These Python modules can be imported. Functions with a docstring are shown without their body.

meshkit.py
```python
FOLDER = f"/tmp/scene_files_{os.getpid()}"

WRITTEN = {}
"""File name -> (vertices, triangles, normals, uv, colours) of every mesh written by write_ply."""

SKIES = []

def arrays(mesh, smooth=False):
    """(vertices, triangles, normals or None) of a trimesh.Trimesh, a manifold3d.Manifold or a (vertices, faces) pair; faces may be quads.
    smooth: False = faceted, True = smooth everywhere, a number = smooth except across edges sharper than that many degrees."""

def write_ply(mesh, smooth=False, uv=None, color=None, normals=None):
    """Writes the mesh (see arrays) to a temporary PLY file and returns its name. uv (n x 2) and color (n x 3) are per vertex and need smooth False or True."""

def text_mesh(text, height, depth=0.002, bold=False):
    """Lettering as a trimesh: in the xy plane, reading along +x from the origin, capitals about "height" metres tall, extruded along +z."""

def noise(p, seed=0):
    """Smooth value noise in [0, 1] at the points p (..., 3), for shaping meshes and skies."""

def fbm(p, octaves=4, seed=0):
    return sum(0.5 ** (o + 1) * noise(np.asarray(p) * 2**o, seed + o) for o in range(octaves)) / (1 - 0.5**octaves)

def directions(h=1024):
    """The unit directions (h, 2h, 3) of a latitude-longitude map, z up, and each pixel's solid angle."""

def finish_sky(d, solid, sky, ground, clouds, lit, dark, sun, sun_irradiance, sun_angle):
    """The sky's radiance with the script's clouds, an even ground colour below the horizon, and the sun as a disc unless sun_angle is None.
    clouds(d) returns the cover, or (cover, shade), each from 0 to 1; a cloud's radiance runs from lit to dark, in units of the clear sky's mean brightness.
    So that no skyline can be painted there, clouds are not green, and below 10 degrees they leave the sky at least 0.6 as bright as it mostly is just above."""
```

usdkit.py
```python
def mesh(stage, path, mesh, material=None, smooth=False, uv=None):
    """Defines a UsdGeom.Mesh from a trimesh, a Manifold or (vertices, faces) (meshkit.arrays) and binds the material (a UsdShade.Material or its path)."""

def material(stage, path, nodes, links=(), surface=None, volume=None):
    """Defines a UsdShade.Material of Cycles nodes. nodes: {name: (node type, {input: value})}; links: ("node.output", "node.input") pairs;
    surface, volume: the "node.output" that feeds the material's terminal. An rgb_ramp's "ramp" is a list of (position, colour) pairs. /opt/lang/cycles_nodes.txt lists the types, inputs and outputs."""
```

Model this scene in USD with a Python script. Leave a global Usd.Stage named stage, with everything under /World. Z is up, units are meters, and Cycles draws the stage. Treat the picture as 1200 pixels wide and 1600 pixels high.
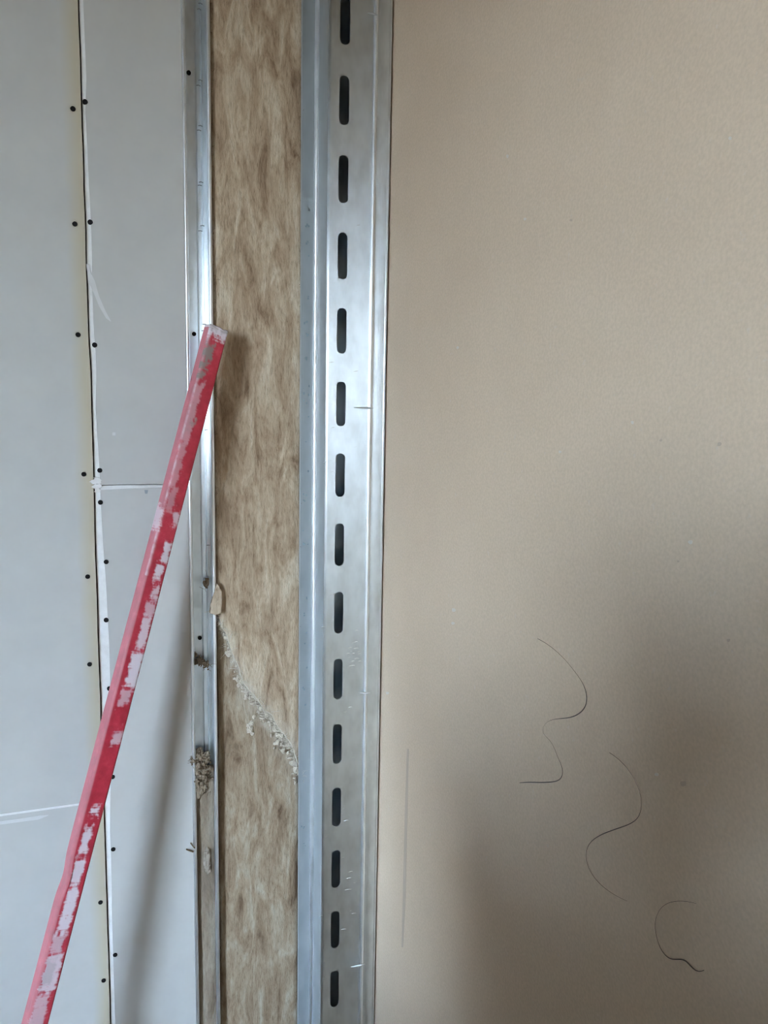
import math, random
import numpy as np
import trimesh
import manifold3d as m3
from shapely.geometry import LineString, Polygon, Point, box as sbox
from shapely import affinity
from pxr import Usd, UsdGeom, UsdLux, UsdShade, Sdf, Gf, Vt
import usdkit, meshkit
from meshkit import fbm, noise

stage = Usd.Stage.CreateInMemory()
UsdGeom.SetStageUpAxis(stage, UsdGeom.Tokens.z)
UsdGeom.SetStageMetersPerUnit(stage, 1.0)
WORLD = UsdGeom.Xform.Define(stage, '/World'); stage.SetDefaultPrim(WORLD.GetPrim())
UsdGeom.Scope.Define(stage, '/World/Looks')

# ---------------------------------------------------------------- camera
# axes: x right along the white wall, y away from the camera, z up.
F_PX = 1155.0; YAW = math.radians(19.0); CAM = np.array([0.0, 0.0, 1.62])
down = np.array([-169.0, 9050.0, F_PX]); down /= np.linalg.norm(down)       # image frame: x right, y down, z forward
fh = np.array([0, 0, 1.0]) - down[2] * down; fh /= np.linalg.norm(fh)
rt = np.cross(down, fh)
EX = math.cos(YAW) * rt + math.sin(YAW) * fh
EY = -math.sin(YAW) * rt + math.cos(YAW) * fh
R = np.array([EX, EY, -down])                                                # image frame -> world
def ray(px, py):
    return R @ np.array([(px - 600.0) / F_PX, (py - 800.0) / F_PX, 1.0])
def on_y(px, py, Y):
    d = ray(px, py); return CAM + d * ((Y - CAM[1]) / d[1])
def on_x(px, py, X):
    d = ray(px, py); return CAM + d * ((X - CAM[0]) / d[0])
def X_at(px, Y, py=800): return float(on_y(px, py, Y)[0])
cam = UsdGeom.Camera.Define(stage, '/World/camera')
M = Gf.Matrix4d(1.0)
for i, v in enumerate((R @ [1, 0, 0], R @ [0, -1, 0], R @ [0, 0, -1], CAM)):
    M.SetRow3(i, Gf.Vec3d(*map(float, v)))
cam.AddTransformOp().Set(M)
FL = 26.0
cam.CreateFocalLengthAttr(FL)
cam.CreateHorizontalApertureAttr(FL * 1200 / F_PX); cam.CreateVerticalApertureAttr(FL * 1600 / F_PX)
cam.CreateClippingRangeAttr(Gf.Vec2f(0.01, 200))
cam.CreateFStopAttr(0.0)
cam.CreateExposureAttr(5.2)

# ---------------------------------------------------------------- daylight
dome = UsdLux.DomeLight.Define(stage, '/World/sky_light')
usdkit.material(stage, '/World/Looks/sky', {
    'tc': ('texture_coordinate', {}), 'x': ('separate_xyz', {}),
    'r': ('map_range', {'from_min': -1.0, 'from_max': 1.0}),
    'm': ('rgb_ramp', {'ramp': [(0.0, (0.13, 0.115, 0.095)), (0.485, (0.15, 0.14, 0.12)), (0.52, (0.98, 1.10, 1.20)), (0.60, (0.78, 0.96, 1.15)), (0.72, (0.50, 0.68, 0.95)), (1.0, (0.36, 0.54, 0.86))]}),
    'b': ('background_shader', {'strength': 1.0})},
    [('tc.generated', 'x.vector'), ('x.z', 'r.value'), ('r.result', 'm.fac'), ('m.color', 'b.color')], surface='b.background')
UsdShade.MaterialBindingAPI.Apply(dome.GetPrim()).Bind(UsdShade.Material.Get(stage, '/World/Looks/sky'))
dome.CreateColorAttr(Gf.Vec3f(0.86, 0.96, 1.08)); dome.CreateIntensityAttr(1.0)

# ---------------------------------------------------------------- helpers
_used = {}
def numbered(name, parent):
    k = (str(parent), name); n = _used.get(k, 0); _used[k] = n + 1
    return name if n == 0 else f'{name}_{n:03d}'
def tag(prim, label=None, cat=None, group=None, kind=None):
    for k, v in (('label', label), ('category', cat), ('group', group), ('kind', kind)):
        if v: prim.SetCustomDataByKey(k, v)
    return prim
def thing(name, label=None, cat=None, loc=(0, 0, 0), group=None, kind=None):
    x = UsdGeom.Xform.Define(stage, '/World/' + numbered(name, '/World'))
    x.AddTranslateOp().Set(Gf.Vec3d(*map(float, loc)))
    return tag(x.GetPrim(), label, cat, group, kind)
def obj(name, mesh, m, parent=None, smooth=False, label=None, kind=None, cat=None, group=None):
    """One Mesh prim; under a parent thing the mesh is given in world axes and moved to the thing's base."""
    path = '/World' if parent is None else str(parent.GetPath())
    off = np.zeros(3); p = parent
    while p is not None and str(p.GetPath()) not in ('/World', '/'):
        if p.IsA(UsdGeom.Xform):
            ops = UsdGeom.Xformable(p).GetOrderedXformOps()
            if ops: off += np.array(ops[0].Get())
        p = p.GetParent()
    if hasattr(mesh, 'to_mesh'):
        mm = mesh.to_mesh(); mesh = trimesh.Trimesh(mm.vert_properties[:, :3], mm.tri_verts, process=False)
    if isinstance(mesh, tuple):
        v, f = np.asarray(mesh[0], float), np.asarray(mesh[1], int)
        if f.shape[1] == 4: f = np.vstack([f[:, [0, 1, 2]], f[:, [0, 2, 3]]])
        mesh = trimesh.Trimesh(v, f, process=False)
    mesh = mesh.copy(); mesh.apply_translation(-off)
    g = usdkit.mesh(stage, path + '/' + numbered(name, path), mesh, m, smooth=smooth)
    return tag(g.GetPrim(), label, cat, group, kind)
def primvar(prim, name, values):
    UsdGeom.PrimvarsAPI(prim).CreatePrimvar(name, Sdf.ValueTypeNames.FloatArray, 'vertex').Set(Vt.FloatArray.FromNumpy(np.asarray(values, np.float32)))
def bx(x0, x1, y0, y1, z0, z1, bevel=0.0):
    if bevel:
        p = sbox(x0, y0, x1, y1).buffer(-bevel).buffer(bevel, quad_segs=3)
        t = trimesh.creation.extrude_polygon(p, z1 - z0, engine='earcut'); t.apply_translation((0, 0, z0)); return t
    return trimesh.creation.box(bounds=[[x0, y0, z0], [x1, y1, z1]])
def man(t): return m3.Manifold(m3.Mesh(np.asarray(t.vertices, np.float32), np.asarray(t.faces, np.uint32)))
def extrude(poly, z0, z1):
    t = trimesh.creation.extrude_polygon(poly, z1 - z0, engine='earcut'); t.apply_translation((0, 0, z0)); return t
def slab_xz(poly, y0, y1):
    """poly in (x, z), extruded along y from y0 to y1."""
    t = trimesh.creation.extrude_polygon(poly, y1 - y0, engine='earcut')
    v = t.vertices.copy(); t.vertices = np.stack([v[:, 0], y0 + v[:, 2], v[:, 1]], 1); t.fix_normals(); return t
def slab_yz(poly, x0, x1):
    t = trimesh.creation.extrude_polygon(poly, x1 - x0, engine='earcut')
    v = t.vertices.copy(); t.vertices = np.stack([x0 + v[:, 2], v[:, 0], v[:, 1]], 1); t.fix_normals(); return t
def tube(pts, radii, n=6):
    pts = np.asarray(pts, float); k = len(pts); radii = np.broadcast_to(radii, k)
    tan = np.gradient(pts, axis=0); tan /= np.linalg.norm(tan, axis=1, keepdims=True) + 1e-12
    up = np.array([0.13, 0.7, 0.2]); rings = []
    for p, t, r in zip(pts, tan, radii):
        a = np.cross(t, up); a /= np.linalg.norm(a) + 1e-12; b = np.cross(t, a)
        th = np.arange(n) * 2 * math.pi / n
        rings.append(p + r * (np.cos(th)[:, None] * a + np.sin(th)[:, None] * b))
    v = np.vstack(rings); f = []
    for i in range(k - 1):
        for j in range(n):
            a, b = i * n + j, i * n + (j + 1) % n
            f += [(a, b, b + n), (a, b + n, a + n)]
    for j in range(1, n - 1):
        f += [(0, j + 1, j), ((k - 1) * n, (k - 1) * n + j, (k - 1) * n + j + 1)]
    return trimesh.Trimesh(v, f, process=False)
def spline(pts, per=8):
    from scipy.interpolate import CubicSpline
    pts = np.asarray(pts, float); t = np.concatenate([[0], np.cumsum(np.linalg.norm(np.diff(pts, axis=0), axis=1))])
    return CubicSpline(t, pts)(np.linspace(0, t[-1], per * len(pts)))

# ---------------------------------------------------------------- materials
def mat(name, nodes, links, surface='p.BSDF'):
    return usdkit.material(stage, '/World/Looks/' + name, nodes, links, surface=surface)
def plain(name, col, rough=0.7, metal=0.0, spec=0.5):
    return mat(name, {'p': ('principled_bsdf', {'base_color': col, 'roughness': rough, 'metallic': metal, 'specular_ior_level': spec})}, [])
def paper(name, c0, c1, scale, fleck=None, bump=0.02, rough=0.8):
    nodes = {'g': ('geometry', {}), 'n': ('noise_texture', {'scale': scale, 'detail': 5, 'roughness': 0.65}),
             'r': ('rgb_ramp', {'ramp': [(0.3, c0), (0.7, c1)]}),
             'n2': ('noise_texture', {'scale': scale * 9, 'detail': 3}), 'b': ('bump', {'strength': 0.25, 'distance': bump * 0.01}),
             'p': ('principled_bsdf', {'roughness': rough, 'specular_ior_level': 0.04})}
    links = [('g.position', 'n.vector'), ('g.position', 'n2.vector'), ('n.fac', 'r.fac'), ('n2.fac', 'b.height'), ('b.normal', 'p.normal')]
    if fleck:
        nodes['v'] = ('noise_texture', {'scale': fleck[1], 'detail': 2, 'roughness': 0.5})
        nodes['vm'] = ('map_range', {'from_min': 0.66, 'from_max': 0.74, 'to_min': 0.0, 'to_max': fleck[2]})
        nodes['mx'] = ('mix', {'color2': fleck[0]}); nodes['f'] = ('noise_texture', {'scale': 330, 'detail': 2}); nodes['fr'] = ('rgb_ramp', {'ramp': [(0.3, (0.93, 0.93, 0.93)), (0.7, (1.04, 1.035, 1.03))]}); nodes['mm'] = ('mix', {'mix_type': 'multiply', 'fac': 1.0})
        links += [('g.position', 'v.vector'), ('v.fac', 'vm.value'), ('vm.result', 'mx.fac'), ('r.color', 'mx.color1'), ('mx.color', 'mm.color1'), ('g.position', 'f.vector'), ('f.fac', 'fr.fac'), ('fr.color', 'mm.color2'), ('mm.color', 'p.base_color')]
    else:
        links.append(('r.color', 'p.base_color'))
    return mat(name, nodes, links)
WHITE = paper('white_paper', (0.49, 0.49, 0.475), (0.53, 0.53, 0.51), 14)
GYPSUM = paper('gypsum', (0.68, 0.68, 0.67), (0.78, 0.78, 0.77), 60, bump=0.08)
SMEAR = paper('plaster_smear', (0.60, 0.60, 0.595), (0.64, 0.64, 0.635), 40)
BROWN = paper('brown_paper', (0.56, 0.44, 0.325), (0.59, 0.465, 0.345), 9, fleck=((0.58, 0.485, 0.395), 150, 0.4))
BLACK = plain('screw_black', (0.008, 0.008, 0.009), 0.75, spec=0.15)
DARK = plain('dark_masonry', (0.05, 0.048, 0.045), 0.95)
HAIR = plain('hair_brown', (0.11, 0.08, 0.06), 0.6)
INK = plain('ink_grey', (0.30, 0.34, 0.37), 0.6, 0.4); FADED = plain('faded_ink', (0.30, 0.36, 0.39), 0.45, 0.7)
SHELL = plain('room_plaster', (0.13, 0.108, 0.08), 0.9)
FLOORM = paper('screed', (0.11, 0.08, 0.05), (0.15, 0.11, 0.07), 5)
FRAME = plain('window_white', (0.8, 0.8, 0.8), 0.4)
# galvanised sheet: bright zinc rolled along z, cloudy spangle
ROTA = 0.0
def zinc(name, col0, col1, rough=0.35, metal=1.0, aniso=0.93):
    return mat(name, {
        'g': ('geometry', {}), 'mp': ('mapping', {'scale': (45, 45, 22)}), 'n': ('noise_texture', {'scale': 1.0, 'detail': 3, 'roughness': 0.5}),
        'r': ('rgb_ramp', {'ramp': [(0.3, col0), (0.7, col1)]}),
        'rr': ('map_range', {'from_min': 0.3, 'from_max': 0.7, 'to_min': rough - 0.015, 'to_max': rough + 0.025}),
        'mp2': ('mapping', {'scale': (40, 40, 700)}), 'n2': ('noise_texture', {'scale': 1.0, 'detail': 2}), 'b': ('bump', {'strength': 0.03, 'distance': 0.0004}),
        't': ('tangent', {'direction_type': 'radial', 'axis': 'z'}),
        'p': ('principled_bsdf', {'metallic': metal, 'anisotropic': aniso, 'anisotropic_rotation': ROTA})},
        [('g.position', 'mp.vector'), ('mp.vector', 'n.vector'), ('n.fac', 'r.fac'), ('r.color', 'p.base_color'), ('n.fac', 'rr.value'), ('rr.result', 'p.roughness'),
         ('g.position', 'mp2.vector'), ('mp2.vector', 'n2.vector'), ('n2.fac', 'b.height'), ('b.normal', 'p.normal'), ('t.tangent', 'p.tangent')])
ZINC = zinc('galvanised', (0.76, 0.835, 0.89), (0.81, 0.885, 0.94))
EDGE = zinc('rolled_edge', (0.84, 0.88, 0.91), (0.88, 0.92, 0.94), rough=0.33, aniso=0.0)
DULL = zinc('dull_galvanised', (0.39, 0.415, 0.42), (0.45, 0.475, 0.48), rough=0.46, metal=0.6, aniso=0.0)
SCRATCH = plain('bare_scratch', (0.85, 0.88, 0.9), 0.3, 0.5)
# mineral wool: fibres run up and down
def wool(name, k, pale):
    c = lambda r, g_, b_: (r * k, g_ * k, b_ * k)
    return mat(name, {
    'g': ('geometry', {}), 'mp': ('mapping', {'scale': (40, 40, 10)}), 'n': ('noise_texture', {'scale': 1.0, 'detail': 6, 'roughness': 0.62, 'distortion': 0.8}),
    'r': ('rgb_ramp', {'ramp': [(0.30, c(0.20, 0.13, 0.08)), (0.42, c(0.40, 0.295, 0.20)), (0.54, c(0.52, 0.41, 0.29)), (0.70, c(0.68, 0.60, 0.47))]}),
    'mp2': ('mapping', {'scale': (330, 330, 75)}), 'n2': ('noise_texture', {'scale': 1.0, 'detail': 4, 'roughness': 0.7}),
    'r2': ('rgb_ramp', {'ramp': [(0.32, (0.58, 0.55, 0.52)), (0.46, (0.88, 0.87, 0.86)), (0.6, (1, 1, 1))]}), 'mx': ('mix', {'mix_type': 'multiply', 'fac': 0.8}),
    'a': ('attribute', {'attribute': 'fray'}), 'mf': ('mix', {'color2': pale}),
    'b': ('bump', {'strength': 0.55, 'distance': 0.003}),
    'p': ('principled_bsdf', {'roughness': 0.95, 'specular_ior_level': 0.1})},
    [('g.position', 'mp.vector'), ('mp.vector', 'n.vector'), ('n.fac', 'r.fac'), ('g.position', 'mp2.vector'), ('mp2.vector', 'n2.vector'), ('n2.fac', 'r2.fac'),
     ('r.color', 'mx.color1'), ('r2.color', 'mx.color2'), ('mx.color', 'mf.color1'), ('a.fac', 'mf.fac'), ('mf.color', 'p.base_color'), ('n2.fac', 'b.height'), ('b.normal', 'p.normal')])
WOOL = wool('mineral_wool', 1.0, (0.66, 0.61, 0.52)); WOOL_L = wool('mineral_wool_lower', 0.74, (0.60, 0.56, 0.49)); WOOL_D = wool('mineral_wool_dark', 0.50, (0.55, 0.50, 0.43))  # WOOL_L: the same wool colours, darkened evenly for the lower layer
FIBRE = plain('wool_fibre', (0.62, 0.57, 0.48), 0.9, spec=0.1)
FIBRE_D = plain('wool_fibre_dark', (0.20, 0.15, 0.10), 0.9, spec=0.1)
# worn red paint; its worn mask also carries light painted on the left side
PAINT = mat('worn_sidelit_red_paint', {
    'g': ('geometry', {}), 'n': ('noise_texture', {'scale': 55, 'detail': 4, 'roughness': 0.6}),
    'r': ('rgb_ramp', {'ramp': [(0.3, (0.36, 0.018, 0.035)), (0.6, (0.50, 0.030, 0.055)), (0.8, (0.60, 0.085, 0.11))]}),
    'w': ('attribute', {'attribute': 'worn'}), 'mw': ('mix', {'color2': (0.70, 0.62, 0.66)}),
    'k': ('attribute', {'attribute': 'grime'}), 'mk': ('mix', {'color2': (0.24, 0.22, 0.20)}),
    'n2': ('noise_texture', {'scale': 260, 'detail': 3}), 'b': ('bump', {'strength': 0.25, 'distance': 0.0008}),
    'p': ('principled_bsdf', {'roughness': 0.42, 'specular_ior_level': 0.5})},
    [('g.position', 'n.vector'), ('n.fac', 'r.fac'), ('r.color', 'mw.color1'), ('w.fac', 'mw.fac'), ('mw.color', 'mk.color1'), ('k.fac', 'mk.fac'), ('mk.color', 'p.base_color'),
     ('g.position', 'n2.vector'), ('n2.fac', 'b.height'), ('b.normal', 'p.normal')])

# ---------------------------------------------------------------- plan of the corner
Y_BOARD = 1.20                       # face of the white boards
Y_STUD = 1.15                        # face of the slotted stud
Y_WOOL = 1.215
T = 0.0125                           # plasterboard thickness
TILT = -0.003; Y_R = Y_STUD + TILT   # the slotted face turns a little to the left
XB = X_at(602, Y_R) + 0.0005      # face of the brown board
CEIL = 2.85

# ---------------------------------------------------------------- room shell
struct = lambda name, mesh, m: obj(name, mesh, m, kind='structure')
XL, YB, XR = -2.8, -3.6, 3.4
struct('floor', bx(XL - 0.2, XR, YB - 0.2, 1.6, -0.1, 0.0), FLOORM)
struct('ceiling', bx(XL - 0.2, XR, YB - 0.2, 1.6, CEIL, CEIL + 0.1), SHELL)
WY0, WY1, WZ0, WZ1 = -2.70, -1.38, 0.80, 2.55      # tall window behind and to the left of the camera
wl = man(bx(XL - 0.2, XL, YB - 0.2, 1.6, 0, CEIL)) - man(bx(XL - 0.3, XL + 0.1, WY0, WY1, WZ0, WZ1))
struct('wall_left', wl, SHELL)
struct('wall_back', bx(XL, XR, YB - 0.2, YB, 0, CEIL), SHELL)
wn = thing('window_1', kind='structure', loc=(XL - 0.1, WY0, WZ0))
obj('window_frame', man(bx(XL - 0.13, XL - 0.07, WY0, WY1, WZ0, WZ1)) - man(bx(XL - 0.2, XL, WY0 + 0.06, WY1 - 0.06, WZ0 + 0.06, WZ1 - 0.06)), FRAME, wn)

# ---------------------------------------------------------------- white boarded wall
wf = thing('wall_front', kind='structure', loc=(0, Y_BOARD, 0))
x_edge = X_at(294.5, Y_BOARD)                       # right end of the white boards
seam_l = lambda z: 0.0                              # filled below
rng = np.random.default_rng(3)
zs = np.linspace(0.0, CEIL, 136)
def wob(z, amp, seed): return amp * (fbm(np.stack([np.asarray(z) * 9.0, np.full(np.shape(z), seed * 1.7), np.zeros(np.shape(z))], -1), 4, seed) - 0.5) * 2
XS = X_at(147.6, Y_BOARD)                           # the upright joint
def z_of(py, px): return float(on_y(px, py, Y_BOARD)[2])
def w_strip(z):                                     # width of the bare gypsum along the joint, metres
    pts = [(-50, 5), (0, 5), (140, 6), (160, 3), (330, 5), (520, 6), (560, 8), (640, 5), (720, 7), (750, 8), (800, 8), (900, 11), (1000, 13), (1100, 13), (1200, 11), (1250, 9), (1300, 7), (1450, 6), (1650, 6)]
    zz = [z_of(p, 147) for p, _ in pts][::-1]; ww = [w / 0.93e3 for _, w in pts][::-1]
    return np.interp(z, zz, ww)
ZJ_R = z_of(758.5, 205); ZJ_L = z_of(1264.5, 62)    # level joints
zs = np.sort(np.concatenate([zs, [ZJ_R + 0.0012, ZJ_R - 0.0005, ZJ_R - 0.005]]))
xl_ = XS + wob(zs, 0.0015, 5)                         # left lip of the joint
xr_ = XS + 0.0012 + w_strip(zs) + wob(zs, 0.0016, 9)
def ledge(a, b, z, amp, seed, n=40):
    xs = np.linspace(a, b, n); return list(zip(xs, z + wob(xs * 4, amp, seed)))
XFAR = -2.79
LEFTM = mat('white_paper_edge', {
    'g': ('geometry', {}), 's': ('separate_xyz', {}), 'n': ('noise_texture', {'scale': 14, 'detail': 5, 'roughness': 0.65}),
    'r': ('rgb_ramp', {'ramp': [(0.3, (0.49, 0.49, 0.475)), (0.7, (0.53, 0.53, 0.51))]}),
    'w': ('math', {'math_type': 'multiply_add', 'value2': 0.012, 'value3': -0.006}), 'ad': ('math', {'math_type': 'add'}),
    'm': ('map_range', {'from_min': XS - 0.026, 'from_max': XS - 0.010, 'to_min': 0.0, 'to_max': 0.85}),
    'mx': ('mix', {'color2': (0.50, 0.46, 0.36)}), 'p': ('principled_bsdf', {'roughness': 0.85, 'specular_ior_level': 0.04})},
    [('g.position', 'n.vector'), ('n.fac', 'r.fac'), ('g.position', 's.vector'), ('n.fac', 'w.value1'), ('w.value', 'ad.value1'), ('s.x', 'ad.value2'), ('ad.value', 'm.value'),
     ('m.result', 'mx.fac'), ('r.color', 'mx.color1'), ('mx.color', 'p.base_color')])
def board(pts, m, label): return obj('plasterboard', slab_xz(Polygon(pts).buffer(0), Y_BOARD, Y_BOARD + T), m, wf, label=label)
L = list(zip(xl_ - 0.0007, zs)); Rr = list(zip(xr_, zs))
up = lambda pts, z: [p for p in pts if p[1] > z + 0.002]
lo = lambda pts, z: [p for p in pts if p[1] < z - 0.002]
XLj = float(np.interp(ZJ_L, zs, xl_)) - 0.0007; XRj = float(np.interp(ZJ_R, zs, xr_))
jl = ledge(XFAR, XLj, ZJ_L, 0.0008, 21); jr = ledge(XRj, x_edge, ZJ_R, 0.0010, 23)
boards = {}
boards['lu'] = board([(XFAR, CEIL)] + [(a, b + 0.0008) for a, b in jl] + up(L, ZJ_L), LEFTM, 'white plasterboard left of the upright joint, above the level joint')
boards['ll'] = board([(XFAR, 0)] + lo(L, ZJ_L) + [(a, b - 0.0028) for a, b in jl[::-1]], LEFTM, 'white plasterboard left of the upright joint, below the level joint')
boards['ru'] = board([(x_edge, CEIL)] + up(Rr, ZJ_R)[::-1] + [(a, b + 0.001) for a, b in jr], WHITE, 'white plasterboard between the joint and the steel channel, upper piece')
boards['rl'] = board([(x_edge, 0)] + [(a, b - 0.0065 + 0.004 * i / 40) for i, (a, b) in enumerate(jr)][::-1] + lo(Rr, ZJ_R)[::-1], WHITE, 'white plasterboard between the joint and the steel channel, lower piece')
# bare gypsum where the boards were trimmed: a chamfer from the paper down into the joint
def chamfer_strip(front, back, dy=0.004, y0=Y_BOARD):
    a = np.array([(x, y0 + 0.0002, z) for x, z in front]); b = np.array([(x, y0 + dy, z) for x, z in back])
    a2 = a + [0, T - 0.001, 0]; b2 = b + [0, T - 0.001 - dy, 0]
    n = len(a); v = np.vstack([a, b, b2, a2]); f = []
    for i in range(n - 1):
        for k in range(4):
            p, q = k * n + i, ((k + 1) % 4) * n + i
            f.append((p, p + 1, q + 1, q))
    for i in (0, n - 1): f.append((i, n + i, 2 * n + i, 3 * n + i))
    f = np.array(f); t = trimesh.Trimesh(v, np.vstack([f[:, [0, 1, 2]], f[:, [0, 2, 3]]]), process=False); t.fix_normals(); return t
hi = zs > ZJ_R
for sel, key in ((hi, 'ru'), (~hi, 'rl')):
    obj('cut_edge', chamfer_strip(list(zip(xr_[sel], zs[sel])), list(zip(xl_[sel] + 0.0008, zs[sel]))), GYPSUM, boards[key], label='bare white gypsum along the upright joint')
obj('cut_edge', chamfer_strip([(a, b - 0.0065 + 0.004 * i / 40) for i, (a, b) in enumerate(jr)], [(a, b - 0.0003) for a, b in jr], 0.003), GYPSUM, boards['rl'], label='bare white gypsum along the short level joint')
obj('cut_edge', chamfer_strip([(a, b - 0.0028) for a, b in jl], [(a, b + 0.0001) for a, b in jl], 0.002), GYPSUM, boards['ll'], label='bare white gypsum along the lower level joint')
# crumbs of torn paper round the crossing
for k in range(12):
    px, py = 147 + 9 * rng.random(), 747 + 30 * rng.random()
    c = on_y(px, py, Y_BOARD)
    ang = rng.random() * 6.28; r = 0.0016 + 0.0022 * rng.random()
    pol = Polygon([(c[0] + r * (0.5 + rng.random()) * math.cos(ang + a) * 1.5, c[2] + r * (0.4 + rng.random()) * math.sin(ang + a)) for a in np.linspace(0, 5.4, 7)]).buffer(0)
    if pol.geom_type == 'Polygon':
        obj('paper_flake', slab_xz(pol, Y_BOARD - 0.0006 - 0.0005 * rng.random(), Y_BOARD + 0.001), GYPSUM, wf)
def patch(pixels, dy, m, label, name='plaster_smear', parent=wf):
    pol = Polygon([(on_y(x, y, Y_BOARD)[0], on_y(x, y, Y_BOARD)[2]) for x, y in pixels]).buffer(0.0008).buffer(-0.0004)
    return obj(name, slab_xz(pol, Y_BOARD - dy, Y_BOARD + 0.001), m, parent, label=label)
patch([(135, 413), (139, 413), (141, 425), (148, 440), (154, 462), (164, 485), (173, 502), (166, 497), (155, 478), (147, 458), (139, 440)], 0.0004, SMEAR, 'pale plaster smear beside the upright joint')
patch([(0, 1284), (30, 1280), (62, 1275), (75, 1274), (60, 1280), (30, 1284), (0, 1288)], 0.0004, SMEAR, 'pale plaster smear under the lower level joint')
patch([(176, 676), (180, 676), (180, 680), (176, 680)], 0.0004, SMEAR, 'white speck of plaster')
patch([(226, 766), (231, 766), (230, 771), (227, 771)], 0.0003, INK, 'small grey mark under the level joint')
# screws
def screw(c, r=0.0037):
    """bugle head sunk in the paper: dished black head with a cross recess and its dimple rim."""
    prof = np.array([[0, -0.0001], [r * 0.55, -0.0002], [r * 0.8, -0.0007], [r * 0.93, -0.0007], [r * 1.02, 0.0006], [r, 0.003], [0, 0.003]])
    t = trimesh.creation.revolve(prof[::-1], sections=14)
    v = t.vertices.copy(); t.vertices = np.stack([v[:, 0], v[:, 2], -v[:, 1]], 1); t.fix_normals()
    cr = trimesh.util.concatenate([trimesh.creation.box(extents=(r * 1.0, 0.0006, r * 0.22)), trimesh.creation.box(extents=(r * 0.22, 0.0006, r * 1.0))])
    cr.apply_translation((0, -0.0003, 0)); t = trimesh.util.concatenate([t, cr]); t.apply_translation(c); return t
SCREWS = [(114, 170), (133, 159), (117, 350), (141, 347), (122, 523), (148, 539), (131, 741), (156, 735), (157, 785), (137, 901), (166, 878), (140, 1038), (166, 969), (171, 1076), (152, 1283), (176, 1214), (157, 1410), (177, 1327), (162, 1532), (180, 1492)]
for px, py in SCREWS:
    obj('drywall_screw', screw(on_y(px, py, Y_BOARD)), BLACK, wf, smooth=35)
obj('backing', bx(x_edge - 0.05, XB + 0.3, 1.32, 1.36, 0, CEIL), DARK, wf, label='dark masonry behind the insulation')
obj('backing', bx(XFAR, x_edge - 0.05, Y_BOARD + T + 0.04, 1.36, 0, CEIL), DARK, wf, label='masonry behind the white boards')

# ---------------------------------------------------------------- brown boarded wall
wr = thing('wall_right', kind='structure', loc=(XB, 0, 0))
obj('plasterboard', bx(XB, XB + T, -0.75, Y_BOARD + 0.06, 0, CEIL), BROWN, wr, label='brown backed plasterboard filling the right of the view')
obj('stud_lining', bx(XB + T, XB + 0.1, -0.75, 1.5, 0, CEIL), SHELL, wr, label='far side of the partition')
def patch_x(pixels, dx, m, name, label=None):
    pol = Polygon([(on_x(x, y, XB)[1], on_x(x, y, XB)[2]) for x, y in pixels]).buffer(0)
    return obj(name, slab_yz(pol, XB - dx, XB + 0.001), m, wr, label=label)
SCUFF = plain('scuff', (0.44, 0.345, 0.26), 0.9); SPECK = plain('pale_speck', (0.56, 0.50, 0.43), 0.9)
patch_x([(636, 1170), (639, 1170), (636.5, 1280), (634, 1400), (630, 1480), (627.5, 1480), (630.5, 1360), (633, 1260)], 0.0003, SCUFF, 'scuff_mark', 'faint upright scuff beside the slotted stud')
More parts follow.
